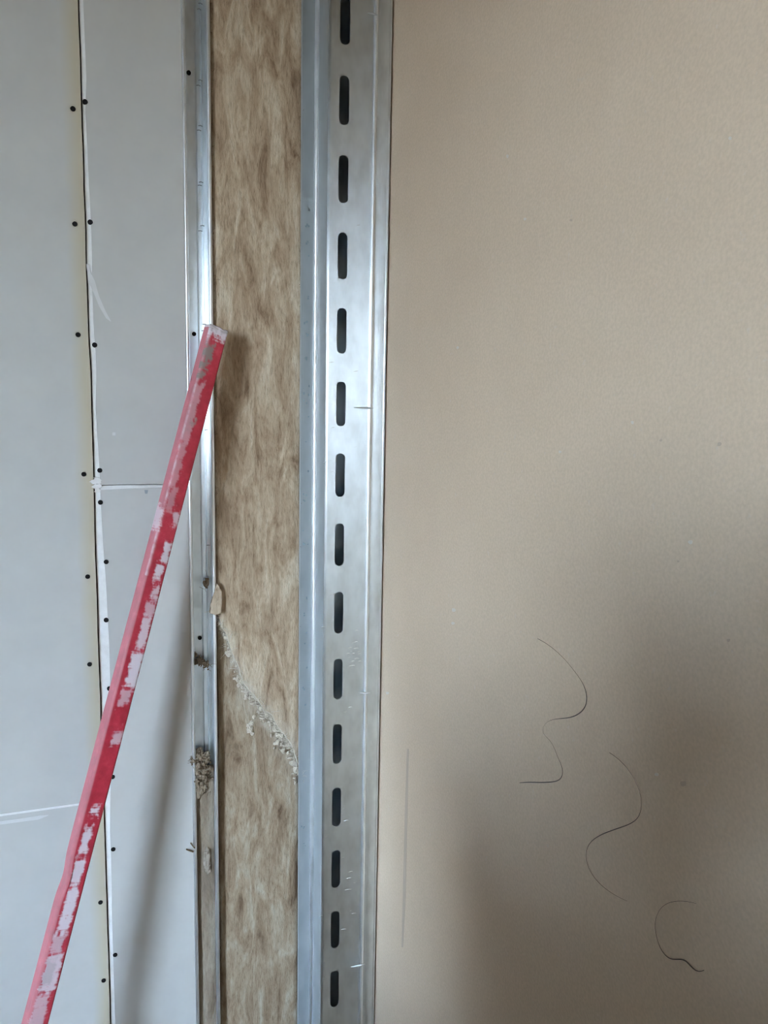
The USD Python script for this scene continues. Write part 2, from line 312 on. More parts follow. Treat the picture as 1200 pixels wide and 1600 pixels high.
for px, py, r in [(1079, 847, 3.4), (709, 953, 3), (708, 974, 2.4), (988, 660, 2.5), (1141, 216, 2.6), (793, 244, 2.6), (820, 342, 2.4), (875, 706, 2.2), (715, 543, 2.2), (605, 1083, 2.6), (1026, 1210, 3)]:
    patch_x([(px + r * math.cos(a) * (0.7 + 0.6 * rng.random()), py + r * math.sin(a) * (0.7 + 0.6 * rng.random())) for a in np.linspace(0, 5.6, 8)], 0.0002, SPECK, 'pale_fleck')
for px, py, r in [(1124, 694, 3.2), (1033, 688, 2.4), (1068, 1224, 5), (892, 344, 2.2), (1060, 877, 2), (1138, 1000, 2.5)]:
    patch_x([(px + r * math.cos(a) * (0.7 + 0.6 * rng.random()), py + r * math.sin(a) * (0.7 + 0.6 * rng.random())) for a in np.linspace(0, 5.6, 8)], 0.0002, SCUFF, 'dark_fleck')

# ---------------------------------------------------------------- slotted steel stud
def profile(pts, t): return LineString(pts).buffer(t / 2, cap_style='flat', join_style='round', quad_segs=3)
def arc(cx, cy, r, a0, a1, n=9): return [(cx + r * math.cos(math.radians(a)), cy + r * math.sin(math.radians(a))) for a in np.linspace(a0, a1, n)]
x508 = X_at(507.5, Y_STUD); x573, x578, x581, x600 = (X_at(p, Y_R) for p in (572.5, 577, 580, 600.5))
SL = TILT / (x573 - x508); y_web = lambda x: Y_STUD + SL * (x - x508)
yb = Y_STUD + 0.065
th = 0.0018; yc = Y_STUD + th / 2; yr = Y_R + th / 2
web = arc(x508 + th / 2 + 0.004, yc + 0.004, 0.004, 200, 270)
web += [(x573, yr), (x581 + 0.001, yr)]
web += [(x581 + 0.001 + (x600 - 0.004 - th / 2 - x581 - 0.001) * s_, yr - 0.0012 * math.sin(math.pi * s_) + 0.0015 * s_) for s_ in np.linspace(0.15, 1, 6)]
web += arc(x600 - 0.0055, yr + 0.0055, 0.0048, 285, 360, 7) + [(x600 - 0.0007, yb)]
ridge = [(x573 + 0.0032 * (1 - math.cos(a)), Y_R - 0.0002 - 0.0032 * math.sin(a)) for a in np.linspace(0.0, math.pi, 13)]
stud = thing('slotted_steel_stud', 'slotted galvanised steel stud between the mineral wool and the brown board', 'metal stud', loc=((x508 + x600) / 2, Y_STUD, 0))
body = man(extrude(profile(web, th), 0.0, CEIL - 0.001))
Y_SL = y_web(X_at(533, Y_STUD)); on_web = lambda x, y: on_y(x, y, Y_SL)
slot_c = [(538, 30), (537, 155), (536, 278), (536, 403), (535.5, 521.5), (534, 635), (533, 743), (532, 849.5), (530.5, 953), (529, 1057), (527, 1159), (525.5, 1261), (524, 1360), (522.5, 1455), (521, 1548)]
ks = np.arange(len(slot_c)); zc = np.array([on_web(x, y)[2] for x, y in slot_c]); pf = np.polyfit(ks, zc, 1)
xslot = float(np.mean([on_web(x, y)[0] for x, y in slot_c])) + 0.0
sh = abs(on_web(533, 709)[2] - on_web(533, 777)[2]) / 2; sw = 7.2 * (X_at(540, Y_SL) - X_at(520, Y_SL)) / 20
print('slot pitch', pf, 'dev', np.abs(np.polyval(pf, ks) - zc).max(), 'half', sh, sw)
for k in range(-4, 22):
    z = np.polyval(pf, k)
    if not 0.05 < z < CEIL - 0.05: continue
    p = LineString([(xslot, z - sh + sw), (xslot, z + sh - sw)]).buffer(sw, quad_segs=8)
    body = body - man(slab_xz(p, Y_STUD - 0.01, Y_STUD + 0.03))
obj('web', body, ZINC, stud, smooth=35, label='slotted face')
obj('rolled_ridge', extrude(profile(ridge, 0.0009), 0.0, CEIL - 0.001), EDGE, stud, smooth=40, label='bright rolled ridge beside the slots')
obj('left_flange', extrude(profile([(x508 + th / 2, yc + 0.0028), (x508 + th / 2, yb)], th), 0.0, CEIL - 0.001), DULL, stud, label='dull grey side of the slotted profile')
# inner sleeve seen through the slots
obj('inner_sleeve', extrude(profile([(x508 + 0.006, yb - 0.002), (x508 + 0.006, yb + 0.008), (x600 - 0.006, yb + 0.008), (x600 - 0.006, yb - 0.002)], 0.0015), 0.0, CEIL - 0.001), ZINC, stud, label='inner steel channel seen through the slots')
# side strip: flat flange with a rolled bead, left of the slotted face
Y_FL = 1.212
xs470, xs487, xs496 = X_at(468, Y_FL), X_at(488, Y_FL), X_at(496, Y_FL)
yc2 = Y_FL + 0.0005
fl = [(xs470 - 0.002, yc2 - 0.008), (xs470, yc2 - 0.008), (xs487, yc2 + 0.0015)]
bead = [(xs487 + 0.0042 - 0.0042 * math.cos(a), yc2 + 0.001 - 0.0042 * math.sin(a)) for a in np.linspace(0.0, math.pi, 14)]
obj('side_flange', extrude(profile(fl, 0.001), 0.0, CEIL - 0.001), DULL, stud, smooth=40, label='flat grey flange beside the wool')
obj('rolled_bead', extrude(profile(bead, 0.001), 0.0, CEIL - 0.001), EDGE, stud, smooth=40, label='bright rolled bead of the flange')
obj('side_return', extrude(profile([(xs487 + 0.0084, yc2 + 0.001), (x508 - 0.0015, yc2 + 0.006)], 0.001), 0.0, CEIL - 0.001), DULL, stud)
# staples and nicks on the rolled edge
def nick(px0, py0, px1, py1, r, m, name):
    a, b = on_y(px0, py0, Y_R - 0.0032), on_y(px1, py1, Y_R - 0.0032); s = np.linspace(0, 1, 9)[:, None]
    pts = a + (b - a) * s + np.array([0, -1, 0]) * 0.0012 * np.sin(math.pi * s)
    obj(name, tube(pts, r * np.sin(math.pi * (0.08 + 0.84 * s[:, 0]))), m, stud, smooth=True)
nick(574, 20, 591, 24, 0.0016, ZINC, 'wire_staple'); nick(553, 637, 584, 638, 0.0016, ZINC, 'wire_staple')
nick(561, 1082, 578, 1083, 0.0019, SCRATCH, 'wire_staple'); nick(548, 1511, 570, 1506, 0.0017, SCRATCH, 'wire_staple')
def scr(px, py, w, r):
    plane = y_web(X_at(px + (py - 800) * 0.014, Y_STUD))
    a, b = on_y(px - w / 2, py + w * 0.08, plane - 0.0001), on_y(px + w / 2, py - w * 0.08, plane - 0.0001); s = np.linspace(0, 1, 5)[:, None]
    return tube(a + (b - a) * s, r * np.sin(math.pi * (0.1 + 0.8 * s[:, 0])), 5)
rs = np.random.default_rng(8); sc = []
for px, py, w in [(557, 985, 5), (556, 1003, 6), (547, 1012, 5), (556, 1013, 8), (561, 1018, 6), (544, 1021, 5), (552, 1021, 4), (561, 1022, 5), (557, 1029, 8), (551, 1033, 5), (562, 1033, 5), (550, 1040, 9), (541, 1282, 7), (548, 1362, 6), (545, 1372, 7), (544, 1390, 10), (553, 1427, 7), (537, 1452, 8), (547, 1105, 6), (520, 668, 6), (508, 722, 6), (518, 566, 8), (560, 352, 6), (556, 580, 8), (505, 979, 6)]:
    sc.append(scr(px, py, w, 0.0006 if w < 8 else 0.0008))
for _ in range(70):
    py = rs.uniform(10, 1590); sc.append(scr(rs.choice([rs.uniform(512, 526), rs.uniform(540, 566)]) - py * 0.012 + 6, py, rs.uniform(2, 6), 0.00022))
obj('scratches', trimesh.util.concatenate(sc), SCRATCH, stud, label='small bright scratches', kind='stuff')
# inked batch marks down the flange: too faded to read
ik = []
for py in [330, 352, 380, 402, 466, 505, 522, 560, 600, 617, 628, 650, 690, 735, 772, 782, 827, 850, 935, 958, 990, 1003, 1040, 1075, 1100, 1290, 1318]:
    for _ in range(rs.integers(1, 4)):
        px = 478 + rs.uniform(-5, 4) - (py - 600) * 0.006; q = on_y(px, py + rs.uniform(-3, 3), Y_FL - 0.001); yy = yc2 - 0.008 + 0.0095 * (q[0] - xs470) / (xs487 - xs470) - 0.0005
        ik.append(bx(q[0] - 0.002, q[0] + 0.002, yy - 0.0003, yy + 0.0006, q[2] - rs.uniform(0.0004, 0.003), q[2] + rs.uniform(0.0004, 0.002)))
obj('ink_mark', trimesh.util.concatenate(ik), FADED, stud, label='faded grey ink marks down the flange', kind='stuff')

# ---------------------------------------------------------------- left steel channel
ch = thing('steel_channel', 'narrow galvanised steel channel between the white boards and the mineral wool', 'metal channel', loc=(X_at(312, Y_BOARD), Y_BOARD, 0))
g = lambda px, Y=Y_BOARD: X_at(px, Y)
YW = Y_BOARD + 0.022
xa, xc = g(295.5), g(336)
xrib = g(323, YW)
prof = [(xa + 0.0010, YW + 0.004), (xa + 0.0050, YW - 0.003), (xrib - 0.010, YW + 0.0005), (xrib - 0.0075, YW - 0.002), (xrib - 0.003, YW - 0.002), (xrib - 0.0012, YW - 0.0005), (xrib, YW - 0.0005), (xrib + 0.0008, YW - 0.003), (xrib + 0.003, YW - 0.004), (xc - 0.0056, YW - 0.006), (xc - 0.0050, Y_BOARD + 0.004)]
obj('channel_body', extrude(profile(prof, 0.0008), 0.0, CEIL - 0.001), ZINC, ch, smooth=40)
lip = [(xa - 0.0009, YW), (xa - 0.0009, Y_BOARD + 0.003)] + arc(xa + 0.0018, Y_BOARD + 0.0022, 0.0027, 175, 360, 12) + [(xa + 0.0048, YW - 0.004)]
obj('rolled_lip', extrude(profile(lip, 0.0008), 0.0, CEIL - 0.001), EDGE, ch, smooth=40, label='bright rolled lip against the white boards')
lip = [(xc - 0.0050, Y_BOARD + 0.008)] + arc(xc - 0.0024, Y_BOARD + 0.003, 0.0026, 180, 360, 12) + [(xc + 0.0002, Y_BOARD + 0.014)]
obj('rolled_lip', extrude(profile(lip, 0.0008), 0.0, CEIL - 0.001), EDGE, ch, smooth=40, label='bright rolled lip against the wool')
for px, py in [(293.5, 115), (302, 522), (311, 996)]:
    c = on_y(px, py, YW); obj('drywall_screw', screw(c + [0.001, -0.0042, 0], 0.0032), BLACK, ch, smooth=35, label='black screw fixing the channel')
for px, py in [(312, 6), (310, 15), (312, 126), (309, 134), (312, 197), (310, 204), (313, 285), (311, 290), (315, 353), (312, 361), (319, 507), (317, 517), (322, 672), (325, 852)]:
    c = on_y(px + 1, py, YW - 0.004); obj('crimp', tube([c + [-0.003, 0, 0], c + [0, -0.0012, 0.0004], c + [0.003, 0, 0]], 0.0007, 6), INK, ch)

# ---------------------------------------------------------------- mineral wool batt
xw0, xw1 = X_at(336.5, Y_WOOL), X_at(471, Y_WOOL)
batt = thing('insulation_batt', 'brown mineral wool batt standing upright between channel and slotted stud', 'insulation', loc=((xw0 + xw1) / 2, Y_WOOL, 0))
def wool_sheet(x0, x1, bottom, ztop, yface, depth, nx, nz, amp, seed):
    """a lumpy face over x0..x1 from bottom(x) up to ztop, closed at the back."""
    xs = np.linspace(x0, x1, nx); s = np.linspace(0, 1, nz)
    zb = np.array([bottom(x) for x in xs])
    Xg = np.repeat(xs[None], nz, 0); Zg = zb[None] + s[:, None] * (ztop - zb[None])
    P = np.stack([Xg * 45, np.zeros_like(Xg), Zg * 9], -1)
    d = amp * (fbm(P, 4, seed) - 0.5) * 2 + 0.35 * amp * (fbm(P * [4, 1, 5], 3, seed + 7) - 0.5) * 2
    e = np.minimum(Xg - x0, x1 - Xg); d += 0.006 * np.exp(-e / 0.004)                       # edges roll back
    Y = yface + d
    front = np.stack([Xg, Y, Zg], -1).reshape(-1, 3); back = front.copy(); back[:, 1] = yface + depth
    n = nx * nz; f = []
    idx = np.arange(n).reshape(nz, nx)
    q = np.stack([idx[:-1, :-1], idx[:-1, 1:], idx[1:, 1:], idx[1:, :-1]], -1).reshape(-1, 4)
    f.append(q)
    for loop in (idx[0], idx[-1][::-1], idx[:, -1], idx[::-1, 0]):
        f.append(np.stack([loop[1:], loop[:-1], loop[:-1] + n, loop[1:] + n], -1))
    v = np.vstack([front, back]); f = np.vstack(f)
    return v, f, Xg, Zg
TEAR = [(331, 950), (341, 962), (346, 978), (356, 1000), (362, 1022), (372, 1040), (379, 1066), (390, 1080), (404, 1095), (412, 1112), (424, 1118), (436, 1140), (447, 1152), (456, 1165), (466, 1195), (473, 1215)]
tp = np.array([on_y(x, y, Y_WOOL - 0.008) for x, y in TEAR])
def tear_z(x): return float(np.interp(x, tp[:, 0], tp[:, 2]) + 0.004 * (fbm(np.array([x * 260, 0.3, 1.0]), 3, 4) - 0.5))
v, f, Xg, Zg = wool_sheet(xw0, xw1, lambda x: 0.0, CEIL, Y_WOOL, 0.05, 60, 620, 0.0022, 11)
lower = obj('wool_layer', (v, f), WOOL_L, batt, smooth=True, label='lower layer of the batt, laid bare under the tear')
def fray_of(Xg, Zg, below):
    dz = Zg - np.vectorize(tear_z)(Xg); nn = fbm(np.stack([Xg * 150, Zg * 0, Zg * 120], -1), 3, 2)
    w = 0.007 + 0.02 * np.clip((Xg - xw0) / (xw1 - xw0), 0, 1)
    return np.clip(1.6 * np.exp(-np.abs(dz) / w) * nn * (below if below < 1 else 1), 0, 0.95)
primvar(lower, 'fray', np.concatenate([fray_of(Xg, Zg, 1).ravel(), np.zeros(Xg.size)]))
v, f, Xg, Zg = wool_sheet(xw0 - 0.0005, xw1, tear_z, CEIL, Y_WOOL - 0.009, 0.012, 70, 420, 0.0026, 31)
upper = obj('wool_layer', (v, f), WOOL, batt, smooth=True, label='upper layer of the batt ending in a slanting tear')
fr_ = fray_of(Xg, Zg, 0.6); fr_[0] = 0.9
primvar(upper, 'fray', np.concatenate([fr_.ravel(), np.full(Xg.size, 0.6)]))
# loose lumps along the tear
def lump(c, r, seed, stretch=(1, 1, 1), sub=3, rough=0.5):
    s = trimesh.creation.icosphere(subdivisions=sub); v = s.vertices
    n = fbm(v * 2.9 + seed * 3.3, 4, seed); s.vertices = np.asarray(c) + v * r * (1 - rough + 2 * rough * n)[:, None] * np.asarray(stretch); return s
def lump_obj(name, meshes, parent, fray, label=None, kind=None, m=WOOL_D):
    t = trimesh.util.concatenate(meshes); o = obj(name, t, m, parent, smooth=True, label=label, kind=kind)
    primvar(o, 'fray', np.full(len(t.vertices), fray)); return o
lm = []; rl = np.random.default_rng(14)
TQ = np.array(TEAR, float)
for i in range(260):
    t_ = rl.uniform(0, 1) ** 0.75 * (len(TQ) - 1); a_ = min(int(t_), len(TQ) - 2); q_ = TQ[a_] + (TQ[a_ + 1] - TQ[a_]) * (t_ - a_)
    f_t = t_ / (len(TQ) - 1); q_ = q_ + rl.normal(0, 1, 2) * [2 + 4 * f_t, 3 + 8 * f_t] + [-3 * f_t, 5 * f_t]
    if q_[0] > 467: continue
    lm.append(lump(on_y(q_[0], q_[1], Y_WOOL - rl.uniform(0.001, 0.007)), rl.uniform(.0010, .0022 + .0028 * f_t), i + 3, (rl.uniform(.35, 1.6), 0.5, rl.uniform(.35, 1.6)), 2, 0.9))
for i, (px, py, r) in enumerate([(377, 1066, .004), (373, 1071, .003), (390, 1140, .005), (393, 1130, .004), (388, 1133, .003), (394, 1146, .003), (397, 1120, .003)]):
    lm.append(lump(on_y(px, py, Y_WOOL - 0.002), r, i + 300, (1, 0.5, 1.2), 3, 0.8))
lump_obj('torn_edge', lm, batt, 0.72, 'pale frayed wool along the slanting tear', kind='stuff', m=WOOL)
c = [on_y(x, y, Y_WOOL - 0.018) for x, y in [(339, 912), (334, 930), (329, 945), (328, 958), (336, 961), (346, 958), (347, 925)]]
flap = m3.Manifold.hull_points(np.array([p + [0, d, 0] for p in c for d in (0, 0.008)], np.float32)).refine_to_length(0.002)
mm = flap.to_mesh(); ft = trimesh.Trimesh(mm.vert_properties[:, :3], mm.tri_verts, process=False)
ft.vertices = ft.vertices + 0.003 * (np.stack([fbm(ft.vertices * 160 + k, 3, k + 40) for k in range(3)], 1) - 0.5)
o = obj('torn_flap', ft, WOOL, batt, smooth=True, label='torn corner of wool folded over the channel edge'); primvar(o, 'fray', np.full(len(ft.vertices), 0.15))
fb = []; rf = np.random.default_rng(5)
for _ in range(260):
    i = rf.uniform(0, len(TEAR) - 1); a = int(i); t0 = tp[a] + (tp[min(a + 1, len(tp) - 1)] - tp[a]) * (i - a)
    t0 = t0 + [rf.normal(0, .002), rf.uniform(-0.006, 0.004), rf.normal(-0.002, .005)]
    d = rf.normal(0, 1, 3) * [1, 0.5, 1]; d /= np.linalg.norm(d); k = rf.normal(0, .3, 3); ln = rf.uniform(.004, .012)
    s = np.linspace(0, 1, 5)[:, None]; fb.append(tube(t0 + ln * (s * d + s * s * k), rf.uniform(.00018, .0004), 4))
obj('loose_fibres', trimesh.util.concatenate(fb), FIBRE, batt, smooth=True, label='pale loose fibres on the tear', kind='stuff')
hf = []
for side, px in ((0, 338), (1, 469)):
    for _ in range(150):
        py = rf.uniform(0, 1600); px_ = px - (py - 800) * (-0.0095 if side == 0 else 0.004); t0 = on_y(px_, py, Y_WOOL - 0.006 if py < 1000 else Y_WOOL)
        d = rf.normal(0, 1, 3) * [0.6, 0.6, 1]; d[1] = -abs(d[1]); d /= np.linalg.norm(d); ln = rf.uniform(.003, .007); k = rf.normal(0, .3, 3); s = np.linspace(0, 1, 4)[:, None]
        hf.append(tube(t0 + ln * (s * d + s * s * k), .00025, 4))
obj('loose_fibres', trimesh.util.concatenate(hf), FIBRE_D, batt, smooth=True, label='brown fibres along both edges of the batt', kind='stuff')

# ---------------------------------------------------------------- wool left in the channel
def crumpled(name, label, spots, seed, fray=0.05, extra=40):
    base = on_y(spots[-1][0], spots[-1][1], Y_BOARD + 0.01); t = thing(name, label, 'insulation scrap', loc=base, group='wool scraps in the steel channel')
    rr_ = np.random.default_rng(seed + 500); ls = []
    for i, (x, y, r, dep, st) in enumerate(spots):
        c0 = on_y(x, y, Y_BOARD + dep); ls.append(lump(c0, r * 0.8, seed + i, st, 3, 0.85))
        for k in range(9):
            ls.append(lump(c0 + rr_.normal(0, 1, 3) * r * [.5, .3, .65], r * rr_.uniform(.2, .5), seed * 3 + 20 * i + k, rr_.uniform(.45, 1.7, 3), 2, 0.85))
    lump_obj('wool_clump', ls, t, fray)
    r_ = np.random.default_rng(seed); fs = []
    for _ in range(extra):
        x, y, r, dep, st = spots[r_.integers(len(spots))]; p = on_y(x + r_.normal(0, 3), y + r_.normal(0, 4), Y_BOARD + dep - r * 0.5)
        d = r_.normal(0, 1, 3); d /= np.linalg.norm(d); k = r_.normal(0, .4, 3); s = np.linspace(0, 1, 5)[:, None]; fs.append(tube(p + r_.uniform(.004, .009) * (s * d + s * s * k), .0003, 4))
    obj('loose_fibres', trimesh.util.concatenate(fs), FIBRE_D, t, smooth=True, kind='stuff')
crumpled('wool_scrap', 'tiny brown wool scrap stuck high in the steel channel, above the other scraps', [(323, 905, .0022, .008, (1, 1, 1)), (323.5, 911, .0045, .008, (.8, .7, 1.2)), (322, 916, .003, .008, (.8, .7, 1))], 71, extra=8)
crumpled('wool_scrap', 'dark brown wool scrap stuck across the middle of the steel channel', [(304, 1022, .004, .012, (1, 1, 1.2)), (306, 1034, .006, .012, (1, .8, 1)), (315, 1034, .006, .010, (1.2, .8, .8)), (322, 1038, .005, .009, (1, .8, 1)), (312, 1030, .004, .008, (1.2, .8, .7))], 91, extra=26)
strip = [(300, 1188, .009, .004, (.8, .8, 1.3)), (305, 1176, .008, .008, (1, .8, 1)), (314, 1183, .009, .006, (1, .9, .9)), (322, 1186, .008, .005, (.8, .9, 1.2)), (310, 1198, .009, .004, (1.1, .8, .8)), (320, 1200, .008, .004, (1, .9, .8)), (322, 1216, .008, .007, (.8, .8, 1.2)), (313, 1212, .009, .005, (1, .7, 1.1)), (324, 1234, .006, .011, (.8, .8, 1.5)), (312, 1232, .011, .006, (1, .7, 1.5))]
crumpled('wool_scrap', 'long strip of crumpled brown wool packed in the foot of the steel channel', strip, 121, extra=90)
stp = stage.GetPrimAtPath('/World/wool_scrap_002')
lump_obj('pale_clump', [lump(on_y(x, y, Y_BOARD + .006), r, k_ + 200, (.75, .7, 1.6), 3, .7) for k_, (x, y, r) in enumerate([(324, 1334, .007), (323, 1345, .007), (325, 1356, .006)])], stp, 0.55, 'pale tuft of wool')
x0s, x1s = X_at(300.5, Y_BOARD + 0.006), X_at(331, Y_BOARD + 0.006)
ztop = on_y(310, 1205, Y_BOARD)[2]
v, f, Xg, Zg = wool_sheet(x0s, x1s, lambda x: 0.0, ztop, Y_BOARD + 0.007, 0.012, 26, 200, 0.0035, 57)
o = obj('wool_filling', (v, f), WOOL_D, stp, smooth=True); primvar(o, 'fray', np.concatenate([0.35 * fbm(np.stack([Xg * 50, Xg * 0, Zg * 12], -1), 3, 6).ravel(), np.zeros(Xg.size)]))
for px, py, dx, dy in [(299, 1328, -8, -1), (301, 1322, -3, -5)]:
    a, b = on_y(px + 3, py + 3, Y_BOARD - 0.001), on_y(px + dx, py + dy, Y_BOARD - 0.003); s = np.linspace(0, 1, 5)[:, None]
    obj('dark_splinter', tube(a + (b - a) * s + [0, -0.001, 0] * np.sin(3 * s), 0.0012, 5), FIBRE_D, stp, smooth=True)

# ---------------------------------------------------------------- red pole
P0 = on_y(338.5, 512, Y_BOARD - 0.034); zc0 = (P0 - CAM) @ (R @ np.array([0, 0, 1.0]))
P1 = CAM + ray(54, 1600) * zc0 * 0.93
ax = P1 - P0; L1 = np.linalg.norm(ax); ax /= L1
LEN = (0.016 - P0[2]) / ax[2]
fw = (P0 + ax * 0.5 - CAM); fw -= (fw @ ax) * ax; fw /= np.linalg.norm(fw)      # away from the camera
sd = np.cross(fw, ax); sd = sd if sd @ (R @ [1, 0, 0]) > 0 else -sd             # to the right in view
ROT = math.radians(27)
u_ = math.cos(ROT) * sd + math.sin(ROT) * fw                                     # broad face turned so that its right side goes back
u_ = u_ / np.linalg.norm(u_)
n_ = np.cross(u_, ax); n_ = n_ if n_ @ fw < 0 else -n_                           # faces the camera
HW, HD, BV = 0.0155, 0.0110, 0.0035
pole = thing('red_pole', 'worn red painted pole with bare white patches leaning across the boards', 'pole', loc=P0 + ax * LEN)
sec = sbox(-HW, -HD, HW, HD).buffer(-BV).buffer(BV, quad_segs=4).exterior
ns = 64; sp = np.array([sec.interpolate(i / ns, normalized=True).coords[0] for i in range(ns)])
nl = 900; tt = np.concatenate([np.linspace(0, L1 * 1.04, nl), [LEN]])
py_t = np.array([800 + F_PX * ((R.T @ (P0 + ax * t - CAM))[1] / (R.T @ (P0 + ax * t - CAM))[2]) for t in tt])     # height along the pole
A, Bv = np.meshgrid(sp[:, 0], tt); C_, _ = np.meshgrid(sp[:, 1], tt); PY = np.repeat(py_t[:, None], ns, 1)
jag = 0.004 * (fbm(np.stack([A * 260, C_ * 260, A * 0], -1), 3, 5) - 0.3)        # chewed top end
Tg = Bv + np.clip(1 - Bv / 0.012, 0, 1) * jag
dent = np.exp(-((PY - 1368) / 24.0) ** 2) * 0.0032                               # a splinter missing from the left edge
A2 = np.where(A < 0, A + dent * (A < -HW * 0.6), A)
V = P0 + Tg[..., None] * ax + A2[..., None] * u_ + C_[..., None] * n_
nr = len(tt); idx = np.arange(nr * ns).reshape(nr, ns)
q = np.stack([idx[:-1], np.roll(idx, -1, 1)[:-1], np.roll(idx, -1, 1)[1:], idx[1:]], -1).reshape(-1, 4)
vv = np.vstack([V.reshape(-1, 3), (V[0].mean(0) + ax * 0.003)[None], V[-1].mean(0)[None]])
ff = np.vstack([q[:, [0, 1, 2]], q[:, [0, 2, 3]], np.stack([np.full(ns, nr * ns), np.roll(idx[0], -1), idx[0]], 1), np.stack([np.full(ns, nr * ns + 1), idx[-1], np.roll(idx[-1], -1)], 1)])
pt = trimesh.Trimesh(vv, ff, process=False)
if pt.volume < 0: pt.invert()
frac = (A + HW) / (2 * HW); front = C_ > HD * 0.55; left = (A < -HW * 0.8)
worn = np.zeros_like(A); grime = np.zeros_like(A)
jn = fbm(np.stack([A * 220, C_ * 220, Bv * 110], -1), 4, 3) - 0.5; streak = fbm(np.stack([A * 60, C_ * 60, Bv * 500], -1), 3, 8) - 0.5
def stain(arr, y0, y1, a0, a1, v, face=front, soft=0.10):
    dy = np.minimum(PY - y0, y1 - PY) / 14.0; da = np.minimum(frac - a0, a1 - frac) / 0.16
    m = np.clip((np.minimum(np.minimum(dy, da), 0.8) + jn * 2.0 + streak * 1.1 + 0.16) * 1.9, 0, 1)
    arr[:] = np.maximum(arr, v * m * face)
for a in [(500, 530, -.3, 1.4, 1.0), (846, 880, .55, .92, .95), (876, 905, .40, .80, .9), (912, 932, .5, .92, .7), (938, 962, .4, .9, .55), (958, 1012, .42, .88, .8), (1018, 1072, .38, 1.0, .95), (1070, 1100, .3, .8, .5), (1136, 1158, .45, .95, .6), (1254, 1270, .30, .75, .95), (1288, 1330, .25, .68, .9), (1336, 1380, .22, .72, .9), (1380, 1454, .22, .78, .95), (1454, 1484, .1, .7, .6), (1484, 1545, .12, .85, .85), (1545, 1640, .05, .7, .6), (795, 818, .6, .95, .65), (600, 700, -.1, .42, .38), (690, 770, .0, .4, .33), (760, 800, .1, .5, .3)]:
    stain(worn, *a)
edge = np.exp(-((A + HW) / 0.003) ** 2) * np.exp(-((C_ - HD) / 0.003) ** 2)
worn = np.maximum(worn, np.clip(edge * (0.75 + jn * 2.0), 0, 0.8) * ((PY < 900) * 0.9 + (PY >= 900) * 0.25))
stain(worn, 790, 832, -.3, .12, .75, left | front)
worn = np.maximum(worn, 0.22 * left)  # whole left side tinted paler: window light painted in, not wear
worn[Bv < 0.004] = 0.95
for a in [(542, 566, -.05, .5, .9), (566, 582, -.05, .45, .9), (582, 596, -.02, .38, .9), (512, 519, .0, 1, .6), (1490, 1535, .15, .6, .35), (658, 664, .2, .5, .6)]:
    stain(grime, *a)
pb = obj('shaft', pt, PAINT, pole, smooth=True)
primvar(pb, 'worn', np.concatenate([worn.ravel(), [0.9, 0]])); primvar(pb, 'grime', np.concatenate([grime.ravel(), [0.4, 0]]))

# ---------------------------------------------------------------- hairs on the brown board
def hair(label, pts, strong):
    px = np.array([(780 + 0.4 * x, 960 + 0.4 * y) for x, y in pts]); sp_ = spline(px, 8)
    w3 = np.array([on_x(x, y, XB - 0.0006) for x, y in sp_])
    s = np.linspace(0, len(pts) - 1, len(sp_)); st = np.interp(s, np.arange(len(pts)), strong)
    dist = np.linalg.norm(w3 - CAM, axis=1)
    obj('hair', tube(w3, 0.00004 + st ** 1.35 * 0.00040 * dist, 6), HAIR, smooth=True, label=label, cat='hair', group='hairs on the brown board')
hair('long dark wavy hair clinging to the brown board, the one nearest the stud', [(150, 95), (235, 155), (300, 230), (338, 300), (335, 360), (320, 380), (285, 400), (230, 408), (180, 428), (170, 455), (195, 490), (230, 560), (247, 620), (240, 640), (200, 655), (130, 656), (80, 658)],
     [.8, .6, .35, .3, .4, .9, 1.3, 1.4, 1.0, .2, .35, .35, .5, .9, 1.4, 1.3, .9])
hair('dark S-shaped hair clinging to the brown board between two others', [(430, 540), (490, 590), (540, 670), (555, 740), (540, 795), (480, 830), (400, 860), (350, 900), (340, 950), (360, 1010), (420, 1075), (500, 1120)],
     [.7, .6, .5, .45, .8, 1.2, 1.2, .7, .4, .5, .5, .35])
hair('dark hair curled in an open loop, lowest on the brown board', [(770, 1130), (700, 1120), (640, 1140), (610, 1200), (615, 1260), (640, 1320), (670, 1345), (720, 1350), (760, 1385), (800, 1390)],
     [.4, .7, .6, .4, .5, .5, .9, 1.4, 1.5, .8])

# ---------------------------------------------------------------- the photographer, whose shadow falls on the brown board
CLOTH = plain('dark_jacket', (0.045, 0.05, 0.06), 0.9); TROUSER = plain('work_trousers', (0.05, 0.05, 0.055), 0.9); SKIN = plain('skin', (0.50, 0.33, 0.25), 0.55); HAIRP = plain('head_hair', (0.05, 0.035, 0.025), 0.7); PHONE = plain('phone_black', (0.02, 0.02, 0.022), 0.3)
def bones(joints, links, step=0.02, it=8):
    def ball(p, r): b = trimesh.creation.icosphere(subdivisions=2, radius=r); return b.vertices + p
    parts = [m3.Manifold.hull_points(np.vstack([ball(np.array(joints[a][0]), joints[a][1]), ball(np.array(joints[b][0]), joints[b][1])]).astype(np.float32)) for a, b in links]
    m = m3.Manifold.batch_boolean(parts, m3.OpType.Add).refine_to_length(step).to_mesh()
    t = trimesh.Trimesh(m.vert_properties[:, :3], m.tri_verts); trimesh.smoothing.filter_taubin(t, iterations=it); return t
PX, PY = -0.35, -0.05
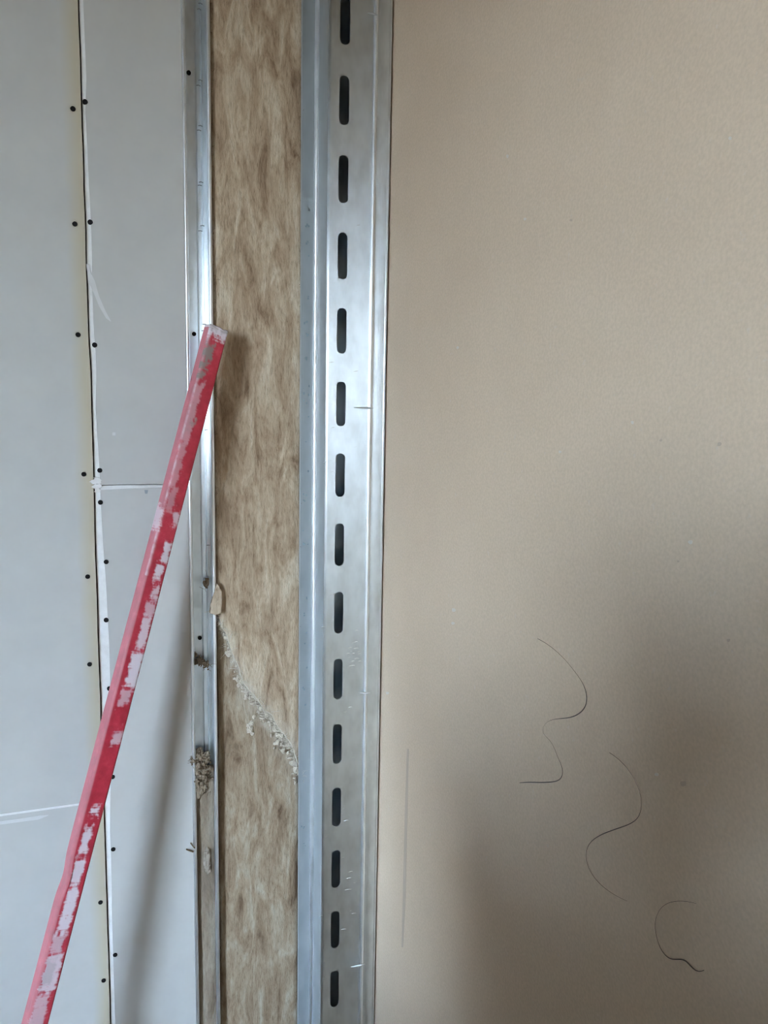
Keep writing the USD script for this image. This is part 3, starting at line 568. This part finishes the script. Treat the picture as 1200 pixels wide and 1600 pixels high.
J = dict(pelr=((PX + .04, PY - .15, .86), .16), pell=((PX - .02, PY + .14, .86), .16), pel=((PX, PY, .90), .19), belly=((PX, PY, 1.04), .19), chest=((PX, PY, 1.18), .18), shl=((PX - .10, PY + .16, 1.29), .085), shr=((PX + .12, PY - .17, 1.35), .10), back=((PX + .02, PY - .20, 1.22), .13), neck=((PX + .01, PY - .02, 1.35), .06),
         ell=((PX - .02, PY + .24, 1.14), .05), wrl=((-.10, -.05, 1.54), .034), elr=((PX + .32, PY - .22, 1.22), .055), wrr=((.09, -.06, 1.53), .034),
         hl=((PX - .05, PY + .10, .88), .12), hr=((PX + .05, PY - .15, .86), .12), kl=((PX - .03, PY + .48, .60), .085), kr=((PX + .06, PY - .20, .47), .09), al=((PX - .03, PY + .44, .09), .05), ar=((PX + .07, PY - .24, .09), .05), tl=((PX - .02, PY + .60, .035), .035), tr=((PX + .12, PY - .08, .035), .035))
per = thing('person', 'person in a dark jacket holding up a phone behind the camera', 'person', loc=(PX, PY, 0))
obj('jacket', bones(J, [('pel', 'belly'), ('pelr', 'belly'), ('pell', 'belly'), ('pelr', 'pell'), ('belly', 'chest'), ('chest', 'shl'), ('chest', 'shr'), ('shl', 'ell'), ('ell', 'wrl'), ('shr', 'elr'), ('elr', 'wrr'), ('chest', 'neck'), ('shr', 'neck'), ('shl', 'neck'), ('back', 'shr'), ('back', 'belly'), ('back', 'pelr')]), CLOTH, per, smooth=True)
obj('trousers', bones(J, [('pel', 'hl'), ('pel', 'hr'), ('hl', 'kl'), ('kl', 'al'), ('hr', 'kr'), ('kr', 'ar'), ('al', 'tl'), ('ar', 'tr')]), TROUSER, per, smooth=True)
H = np.array([PX + .02, PY - .02, 1.505]); f_ = np.array([.45, .89, -.05]); r_h = np.array([.89, -.45, 0])
hd = dict(a=(H + [0, 0, .03], .085), b=(H + f_ * .03 + [0, 0, -.05], .062), c=(H + f_ * .06 + [0, 0, -.085], .035), n=(H + f_ * .095 + [0, 0, -.02], .012), n2=(H + f_ * .085 + [0, 0, .02], .012), e1=(H + r_h * .083, .02), e2=(H - r_h * .083, .02), k=(np.array(J['neck'][0]), .052), l1=(H + f_ * .083 + [0, 0, -.062] + r_h * .018, .009), l2=(H + f_ * .083 + [0, 0, -.062] - r_h * .018, .009))
obj('head', bones(hd, [('a', 'b'), ('b', 'c'), ('n', 'n2'), ('a', 'e1'), ('a', 'e2'), ('b', 'k'), ('l1', 'l2')], 0.008, 4), SKIN, per, smooth=True)
for sg in (-1, 1):
    e = trimesh.creation.icosphere(subdivisions=2, radius=.012); e.apply_translation(H + f_ * .083 + r_h * sg * .032 + [0, 0, .012]); obj('eye', e, FRAME, per, smooth=True)
hh = trimesh.creation.icosphere(subdivisions=3, radius=.096); hh.apply_translation(H + [0, 0, .035] - f_ * .014); cut = m3.Manifold.cube((1, 1, 1), True)
hm = man(hh).split_by_plane(tuple(map(float, -f_ * .8 + np.array([0, 0, .6]))), float((H + [0, 0, .02]) @ (-f_ * .8 + np.array([0, 0, .6])) / np.linalg.norm(-f_ * .8 + np.array([0, 0, .6]))))[0]
obj('hair', hm, HAIRP, per, smooth=40)
fwd3 = R @ np.array([0, 0, 1.0]); rgt3 = R @ np.array([1.0, 0, 0]); dwn3 = R @ np.array([0, 1.0, 0])
for sg, wr_ in ((-1, 'wrl'), (1, 'wrr')):
    w0 = np.array(J[wr_][0]); palm = CAM - fwd3 * .035 + rgt3 * sg * .055 + dwn3 * .085
    hj = dict(w=(w0, .027), p=(palm, .022), th0=(palm - rgt3 * sg * .005 - fwd3 * .008, .011), th1=(CAM - fwd3 * .032 + rgt3 * sg * .030 + dwn3 * .045, .009)); lk = [('w', 'p'), ('p', 'th0'), ('th0', 'th1')]
    for k in range(4):
        b0 = palm + dwn3 * (-.03 + .018 * k) + rgt3 * sg * .004; hj[f'a{k}'] = (b0, .010); hj[f'b{k}'] = (b0 + fwd3 * .028 - rgt3 * sg * .002, .009); hj[f'c{k}'] = (b0 + fwd3 * .030 - rgt3 * sg * (.022 + .004 * (k == 1)), .008); lk += [('p', f'a{k}'), (f'a{k}', f'b{k}'), (f'b{k}', f'c{k}')]
    obj('hand', bones(hj, lk, 0.004, 5), SKIN, per, smooth=True)
ph = thing('mobile_phone', 'black mobile phone held up behind the camera', 'phone', loc=CAM - fwd3 * .012)
pz = sbox(-.036, -.02, .036, .13).buffer(-.008).buffer(.008); pb_ = trimesh.creation.extrude_polygon(pz, .008, engine='earcut')
pb_.vertices = CAM - fwd3 * .014 + pb_.vertices[:, :1] * rgt3 + pb_.vertices[:, 1:2] * dwn3 - pb_.vertices[:, 2:] * fwd3; pb_.fix_normals()
obj('phone_body', pb_, PHONE, ph)
